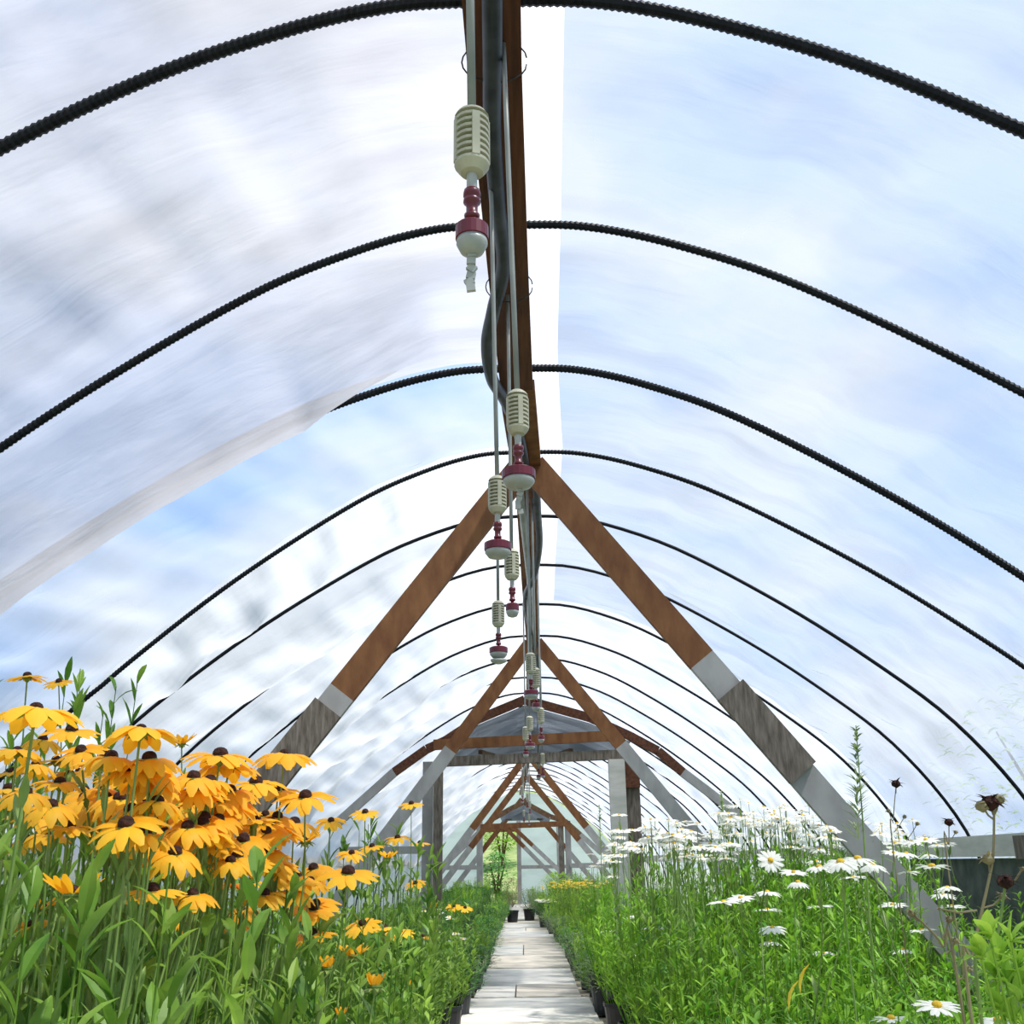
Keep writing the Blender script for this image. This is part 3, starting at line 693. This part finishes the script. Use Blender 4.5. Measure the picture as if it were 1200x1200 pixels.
# leafy plants filling the left bed
def spaced(x0, x1, y0, y1, d, seed, avoid=()):
    rn = random.Random(seed); out = []
    for k in range(4000):
        p = (rn.uniform(x0, x1), rn.uniform(y0, y1))
        if all(math.hypot(p[0]-q[0], p[1]-q[1]) > d for q in out) and all(math.hypot(p[0]-q[0], p[1]-q[1]) > d*.55 for q in avoid): out.append(p)
    return out
occ = [(c.x, c.y) for c, _ in plants]
fl = [q for q in spaced(-2.3, -.56, .75, 4.6, .27, 8, occ) if q[0]/q[1] >= -.95]
for k, (x, y) in enumerate(fl):
    dep = y; ytop = 1.15-.05+max(0, -x-.7)*.05 - (.10 if y < 1.6 else 0)-.03*max(0, 2.5-y)+(-.12 if x > -.8 else 0)
    r = empty('black_eyed_susan', (x, y, .03)); tag(r, 'leafy flowerless black-eyed Susan, %s from the path in the %s row' % (ORD[min(9, sum(1 for q in fl if int((q[1]-.75)/.6) == int((y-.75)/.6) and q[0] > x))], ORD[int((y-.75)/.6)]), 'flower plant', 'leafy plants under the golden blooms')
    link('foliage', FOL_A[k % 4], r, Matrix.Rotation(rnd.uniform(0, 6), 4, 'Z') @ Matrix.Diagonal((1, 1, ytop*rnd.uniform(.86, 1), 1))); link('pot', pot_m, r)
f2 = spaced(-2.3, -.58, 4.6, 8.6, .46, 9)
for k, (x, y) in enumerate(f2):
    h = rnd.uniform(.66, .82) if x < -.9 else rnd.uniform(.55, .68)
    r = empty('daisy_plant', (x, y, .03)); tag(r, 'leafy green plant at the back of the left bed, %s from the path, %s row' % (ORD[min(9, sum(1 for q in f2 if int((q[1]-4.6)/.8) == int((y-4.6)/.8) and q[0] > x))], ORD[int((y-4.6)/.8)]), 'plant', 'leafy plants at the back of the left bed')
    link('foliage', (FOL_A+FOL_B)[k % 8], r, Matrix.Rotation(rnd.uniform(0, 6), 4, 'Z') @ Matrix.Diagonal((1, 1, h, 1))); link('pot', pot_m, r)

# ------------------------------------------------------------------ white daisies on the right
big = [(1098, 1178, 52, 'largest white daisy, in front at bottom right'), (1044, 1193, 36, 'white daisy at the bottom edge'), (1170, 1196, 40, 0), (903, 1008, 27, 'white daisy turned to show its yellow centre'), (985, 1010, 34, 0), (1005, 1006, 32, 0), (960, 1016, 30, 0), (1022, 1014, 30, 0), (930, 1022, 24, 0), (935, 1034, 26, 0), (1000, 1028, 24, 0),
       (848, 1057, 34, 0), (868, 1052, 22, 0), (899, 1045, 22, 0), (899, 1066, 20, 0), (905, 1087, 24, 0), (903, 1104, 20, 0), (766, 1087, 26, 0), (749, 1074, 20, 0), (713, 1091, 14, 0), (961, 1062, 20, 0), (965, 1117, 18, 0), (965, 1135, 14, 0), (905, 1170, 18, 0), (1058, 1113, 20, 0), (1010, 1133, 16, 0), (1046, 1060, 20, 0), (1092, 1015, 30, 0), (1085, 984, 22, 0), (1062, 1000, 18, 0), (1110, 1040, 24, 0), (1115, 1062, 20, 0), (1105, 1048, 20, 0), (1065, 1022, 18, 0), (1080, 1090, 20, 0), (990, 1010, 28, 0)]
dheads = []
for (x, y, w, lb) in big:
    dep = max(1.0, .066*F/w); p = at_d(x, y, dep)
    sz = 1.0
    if p.x < .68: k = min(1.8, (.70-CX)/(p.x-CX)); p = Vector((CX, 0, EYE))+(p-Vector((CX, 0, EYE)))*k; sz = min(1.3, k)
    dheads.append((p, lb, sz))
rd = random.Random(12)
for (x0, x1, ya, yb, w0, w1, n) in ((715, 790, 950, 1015, 15, 22, 38), (770, 860, 955, 1020, 14, 21, 52), (840, 930, 930, 998, 11, 17, 60), (900, 1010, 938, 995, 11, 17, 80), (1000, 1070, 958, 1005, 11, 18, 32), (690, 720, 990, 1030, 14, 22, 12), (940, 1130, 965, 1015, 12, 20, 30), (700, 1060, 1030, 1190, 8, 13, 44)):
    for k in range(n):
        x = rd.uniform(x0, x1); y = rd.triangular(ya, yb, (ya+yb)/2) if n > 8 else rd.uniform(ya, yb); w = rd.uniform(w0, w1); dep = .075*F/w
        p = at_d(x, y, dep)
        if p.x < .66:
            k2 = min(1.9, (.68-CX)/max(.05, p.x-CX)); p = Vector((CX, 0, EYE))+(p-Vector((CX, 0, EYE)))*k2
        if p.y > 9.3: p = Vector((CX, 0, EYE))+(p-Vector((CX, 0, EYE)))*(9.3/p.y)
        if p.x > 2.75: p = Vector((CX, 0, EYE))+(p-Vector((CX, 0, EYE)))*(2.75/p.x)
        if .45 < p.z < 1.75: dheads.append((p, 0, 1.0))
dpl = spaced(.68, 2.6, 1.25, 9.3, .38, 15)
dpl = [(x, y) for x, y in dpl if x/y < .66 or y > 2.2 and x/y < .75]
asg = {i: [] for i in range(len(dpl))}
for h in dheads:
    j = min(range(len(dpl)), key=lambda q: math.hypot(dpl[q][0]-h[0].x, dpl[q][1]-h[0].y)); asg[j].append(h)
for i, (x, y) in enumerate(dpl):
    hs = asg[i]; r = empty('daisy_plant', (x, y, .03))
    feat = [h[1] for h in hs if h[1]]
    zone = 'near end' if y < 3 else 'middle' if y < 6 else 'far end'
    sd = 'beside the path' if x < 1.1 else 'by the right wall' if x > 2.05 else 'outer half of the bed' if x > 1.5 else 'inner half of the bed'
    row = int((y-1.25)/.9); rank = 1+sum(1 for q in dpl if int((q[1]-1.25)/.9) == row and q[0] < x)
    if feat: lab = 'daisy plant bearing the '+feat[0]
    else: lab = 'daisy plant %s, %s from the path in the %s row' % ('without open blooms' if not hs else 'with %s white bloom%s' % (NUM[len(hs)] if len(hs) < 13 else 'many', '' if len(hs) == 1 else 's'), ORD[rank-1], ORD[row])
    tag(r, lab, 'daisy plant', 'white daisies in the right bed')
    # foliage height follows the bed: low in front, taller at the back
    h = lerp_tab([(1, .84), (2.2, .98), (3.5, 1.08), (5, 1.19), (7, 1.22), (9.5, 1.12)], y)
    if x < .95: h *= .86
    if hs: h = min(h, max(.7, sorted(q[0].z for q in hs)[len(hs)//2]-.02)) if y > 3 else h
    if y < 4.9:                              # the bed is low where it runs past the foot of the A-frame leg
        ro = (x+.10-CX)/y; lx = 616+1200*ro
        if lx > 935:
            yl = 915+(min(lx, 1200)-930)*1.12; h = min(h, max(.42, (EYE+y*math.tan(math.radians(18.95)-math.atan((yl-600)/1200)))/1.08))
    elif x > 1.9 and x/y > .36: h = min(h, .92)
    link('foliage', FOL_B[i % 4], r, Matrix.Rotation(rd.uniform(0, 6), 4, 'Z') @ Matrix.Diagonal((1.1, 1.1, h*rd.uniform(.93, 1.0), 1))); link('pot', pot_m, r)
    for j, (p, lb, sz) in enumerate(hs):
        nearb = p.y < 3.4
        t = (rd.uniform(-.1, .25) if p.y > 1.7 else -.15) if lb != 'white daisy turned to show its yellow centre' else 1.0
        add_bloom(r, p, DAI[(i+j) % 3] if nearb else DAI2[j % 2], eye, sz*(1 if nearb and sz > .99 and p.y < 2.2 else 1.25 if p.y < 3.6 else 1.5)*rd.uniform(.95, 1.15), t, rd.uniform(-.5, .5), with_cal=False, sid=9000+i*30+j, stem_to=(x+rd.uniform(-.05, .05), y+rd.uniform(-.05, .05), .24), label=lb or None, cs=.78 if nearb else .6)

# ------------------------------------------------------------------ border pots farther down the path
def potted(x, y, fol, s, lab, blooms=0, bm=None, bc=None, name='potted_plant', grp='potted plants lining the path', w=1.0, z=.03):
    r = empty(name, (x, y, z)); tag(r, lab, 'potted plant', grp)
    link('foliage', fol, r, Matrix.Rotation(rd.uniform(0, 6), 4, 'Z') @ Matrix.Diagonal((w, w, s, 1))); link('pot', pot_m, r)
    hz = max(v.co.z for v in fol.vertices)*s
    for k in range(blooms):
        a = rd.uniform(0, 6.28); q = math.sqrt(rd.random())*.24*w
        P = Vector((x+math.cos(a)*q, y+math.sin(a)*q, z+hz*rd.uniform(.95, 1.06)))
        add_bloom(r, P, bm, bc, rd.uniform(.9, 1.15), rd.uniform(0, .3), rd.uniform(-.5, .5), sid=20000+int(x*100)+k, stem_to=(x, y, .3))
    return r
kinds = [(FOL_G[:1]*2, 'dark green rounded'), (FOL_G[1:2]*2, 'grey-green rounded'), (FOL_C, 'dark green bushy'), (FOL_D, 'grey-green feathery'), (FOL_E, 'lime green grassy'), (FOL_B, 'upright green')]
for side in (-1, 1):
    y = 8.9; k = 0
    while y < 30:
        f, nm = kinds[([2, 0, 3, 2, 0, 4, 5] if side < 0 else [1, 5, 0, 3, 4, 2, 1])[k % 7]]
        for row in range(3):
            s = (.92 if f is not FOL_B else .68)*(1+(.06 if side < 0 else .16)*row)*rd.uniform(.85, 1.1)
            if row == 0: s *= .74
            X = side*(.52 if side < 0 else .68)+side*row*.5+rd.uniform(-.05, .03)*side
            if side > 0 and y > 13: X -= (y-13)*.022
            pos = ('path edge', 'second row', 'outer row')[row]; nth = k+1
            potted(X, y+rd.uniform(-.06, .06), f[k % 2], s, '%s pot plant, %s %s, %s beyond the near door frame' % (nm, 'left' if side < 0 else 'right', pos, ORD[nth-1]))
        y += .52; k += 1
# white-flowering pots edging the path, yellow flowers behind
potted(-.62, 7.6, FOL_C[0], 1.0, 'dark leafy pot plant with small white flowers, left path edge, nearer one', 7, DAI2[0], eye)
potted(-.66, 8.3, FOL_C[1], 1.15, 'dark leafy pot plant with small white flowers, left path edge, farther one', 7, DAI2[0], eye)
for k, (px, py, Y) in enumerate(((655, 1043, 17.0), (668, 1040, 16.4), (682, 1040, 15.6), (696, 1040, 14.8))):
    p = at(px, py, Y); potted(p.x, Y, FOL_E[k % 2], p.z/.74, 'yellow-flowering plant right of the path end, %s of four' % ('leftmost', 'second', 'third', 'rightmost')[k], 26, YEL, eye, 'yellow_daisy_plant', 'yellow daisies near the path end', 1.3)
p = at(612, 1062, 21); potted(.40, 20.2, FOL_G[0], .75, 'low pot of white flowers at the bend of the path', 34, DAI2[1], eye, 'potted_plant')
potted(-.22, 22.0, FOL_G[3], 1.5, 'brownish dry grassy plant by the far doorway', 0)
potted(.68, 21.4, FOL_G[2], 1.5, 'bright green bushy plant right of the path end', 0, w=1.5)
potted(.12, 22.6, FOL_G[1], 1.1, 'dark green plant standing in the path before the far doorway', 0, w=1.2)

# tall weeds and seed heads
def plume(px, ytop, ybot, Y, lab, n=60, mat=M_leafD):
    t = at(px, ytop, Y); b = at(px+3, ybot, Y); r = empty('tall_weed', (b.x, Y, .03)); tag(r, lab, 'weed')
    loc = lambda v: tuple(Vector(v)-r.location)
    MB().tube([loc((b.x, Y, .03)), loc((b.x, Y, (t.z+.1)/2)), loc(tuple(t))], [.005, .004, .0015], 6).build('stem', M_stem, r)
    mb = MB(); q = random.Random(px)
    for k in range(n):
        u = q.random(); z = b.z+(t.z-b.z)*u; a = q.uniform(0, 6.28); L = (.07*(1-u)+.025)*q.uniform(.6, 1)
        mb.leaf(loc((b.x+(t.x-b.x)*u, Y, z)), (math.cos(a), math.sin(a), .9), L, .006 if u < .7 else .012, .3, .2)
    mb.build('leaves', mat, r); return r
plume(1003, 850, 985, 3.6, 'tall feathery weed rising above the daisies, left of the dark seed heads', 110)
plume(845, 928, 985, 6.2, 'pale green feathery weed above the daisies in front of the second A-frame leg', 90)
plume(702, 945, 1010, 8.0, 'slender green weed beside the whitened door post', 60)
def seedhead(stem_px, Y, lab, heads_, col=M_dry):
    pts = [at(a, b, Y) for a, b in stem_px]; base = Vector((pts[-1].x, Y, .03)); r = empty('dried_seed_stalk', base); tag(r, lab, 'dried flower stalk', 'dried seed stalks at right')
    P = smooth_pts([p-base for p in pts]+[Vector((0, 0, 0))], 5)
    MB().tube(P, [.0016+.0012*i/len(P) for i in range(len(P))], 6).build('stem', M_stem if col is M_stem else M_dry, r)
    q = random.Random(stem_px[0][0])
    for (hx, hy, s, fr) in heads_:
        h = at(hx, hy, Y)-base; f = at(*fr, Y)-base
        mb = MB(); mb.tube([f, f.lerp(h, .5)+Vector((0, 0, -.004)), h], .0015, 5); 
        o = mb.build('branch', M_dry, r)
        hb = MB(); hb.lathe([(.001, -s*.5), (s*.45, -s*.25), (s*.5, 0), (s*.3, s*.3), (.001, s*.35)], 9, tuple(h))
        for k in range(16):
            a = q.uniform(0, 6.28); hb.leaf(h, (math.cos(a), math.sin(a), q.uniform(-.3, 1)), s*q.uniform(.7, 1.1), s*.22, .4, .2)
        hb.build('seed_head', M_cone if s > .02 else M_dry, o)
    return r
seedhead([(1165, 945), (1164, 1000), (1158, 1035), (1140, 1120), (1138, 1190)], 1.55, 'brown dried seed stalk with a shaggy double head, tallest at right edge', [(1160, 940, .026, (1164, 955)), (1151, 944, .020, (1164, 960)), (1170, 936, .018, (1165, 955)), (1158, 1006, .018, (1160, 1025)), (1100, 1065, .004, (1145, 1067)), (1175, 1050, .012, (1152, 1064))])
seedhead([(1178, 1035), (1172, 1080), (1160, 1140), (1150, 1195)], 1.45, 'green stalk with an open star-shaped dry husk at right edge', [(1178, 1032, .022, (1177, 1045)), (1198, 1018, .006, (1180, 1038))], M_stem)
seedhead([(1068, 1070), (1085, 1085), (1105, 1110), (1125, 1165)], 1.7, 'thin forked dry stalk with three tiny heads crossing the grey leg', [(1068, 1070, .012, (1080, 1080)), (1112, 1077, .012, (1104, 1100)), (1120, 1102, .010, (1108, 1118)), (1135, 1135, .010, (1120, 1150))])
seedhead([(1050, 920), (1047, 960), (1047, 1000)], 4.0, 'pale spent flower stalk beside the tall feathery weed', [(1050, 918, .035, (1050, 930)), (1041, 950, .016, (1047, 965)), (1060, 957, .016, (1048, 975)), (1075, 965, .016, (1062, 985))])
seedhead([(1112, 965), (1112, 990), (1110, 1010)], 3.6, 'short spent daisy stalk before the pale hip board', [(1112, 963, .03, (1112, 972)), (1120, 975, .014, (1112, 985))])
# lobed leafy plant at the bottom right
r = empty('lobed_leaf_plant', (.74, 1.42, .03)); tag(r, 'bright green plant with lobed leaves in the bottom right corner', 'plant')
mb = MB(); q = random.Random(4)
for (x, y) in ((1160, 1085), (1172, 1110), (1185, 1090), (1192, 1120), (1180, 1140), (1195, 1160), (1165, 1130), (1188, 1185), (1172, 1170), (1199, 1140), (1150, 1110), (1205, 1195)):
    c = at(x, y+14, 1.35+q.uniform(-.06, .06))-r.location; a0 = q.uniform(-.8, .8)
    mb.tube([Vector((0, 0, .25)), c*.6+Vector((0, 0, .05)), c], .0016, 4, False)
    for k in range(5):
        a = a0+(k-2)*.55; L = .042*(1-.16*abs(k-2)); mb.leaf(c, (math.sin(a), q.uniform(-.6, .1), math.cos(a)*.9+.15), L, .017, .5, .3, wp=(.3, .8, 1, .6, .05))
mb.build('foliage', M_leafE, r); link('pot', pot_m, r)
# withered yellow leaves
for (x, y) in ((938, 1165), (925, 1185)):
    c = at(x, y, 2.0); mb = MB(); mb.leaf(c, (.2, 0, 1), .055, .016, .9, .5)
    tag(mb.build('withered_leaf', M_petalY), 'withered yellow leaf among the daisies, %s of two' % ('upper' if y < 1175 else 'lower'), 'leaf')

# ------------------------------------------------------------------ outside: shrubs beyond doorway and film
def bush(x, y, z0, h, rad, mat, lab, seed, n=1500, L=.14):
    r = empty('shrub', (x, y, z0)); tag(r, lab, 'shrub', 'shrubs outside the tunnel'); q = random.Random(seed); mb = MB()
    for k in range(n):
        a = q.uniform(0, 6.28); u = q.random(); rr = rad*math.sqrt(q.random())*math.sqrt(max(.05, 1-(2*u-1)**2)); 
        d = Vector((math.cos(a), math.sin(a), q.uniform(-.3, .8))); mb.leaf((math.cos(a)*rr, math.sin(a)*rr, .15*h+.85*h*u), d, L, L*.4, .5, .2)
    mb.build('foliage', mat, r)
    mb = MB()
    for k in range(5):
        a = k*1.26; mb.tube([(0, 0, -.1), (math.cos(a)*rad*.2, math.sin(a)*rad*.2, h*.4), (math.cos(a)*rad*.5, math.sin(a)*rad*.5, h*.8)], [.05, .035, .01], 6)
    mb.build('trunk', M_dkbrown, r)
p = at(582, 1015, 35); bush(p.x, 35.2, 0, 1.5, .55, M_leafC, 'dark green shrub standing in the end doorway', 1, 900)
p = at(640, 1030, 36.5); bush(p.x, 36.5, 0, 1.6, 1.2, M_leafC, 'dark shrub outside right of the end doorway, seen through the film', 2, 900)
bush(5.6, 7.5, 0, 3.0, 1.4, M_leafE, 'green shrub outside behind the right film wall, nearer', 3, 1200)
bush(6.4, 12.0, 0, 3.2, 1.7, M_leafD, 'green shrub outside behind the right film wall, farther', 4, 1200)
bush(-.9, 44, 1.2, 3.2, 1.4, M_leafE, 'pale green tree on the hillside beyond the doorway', 5, 900, .25)
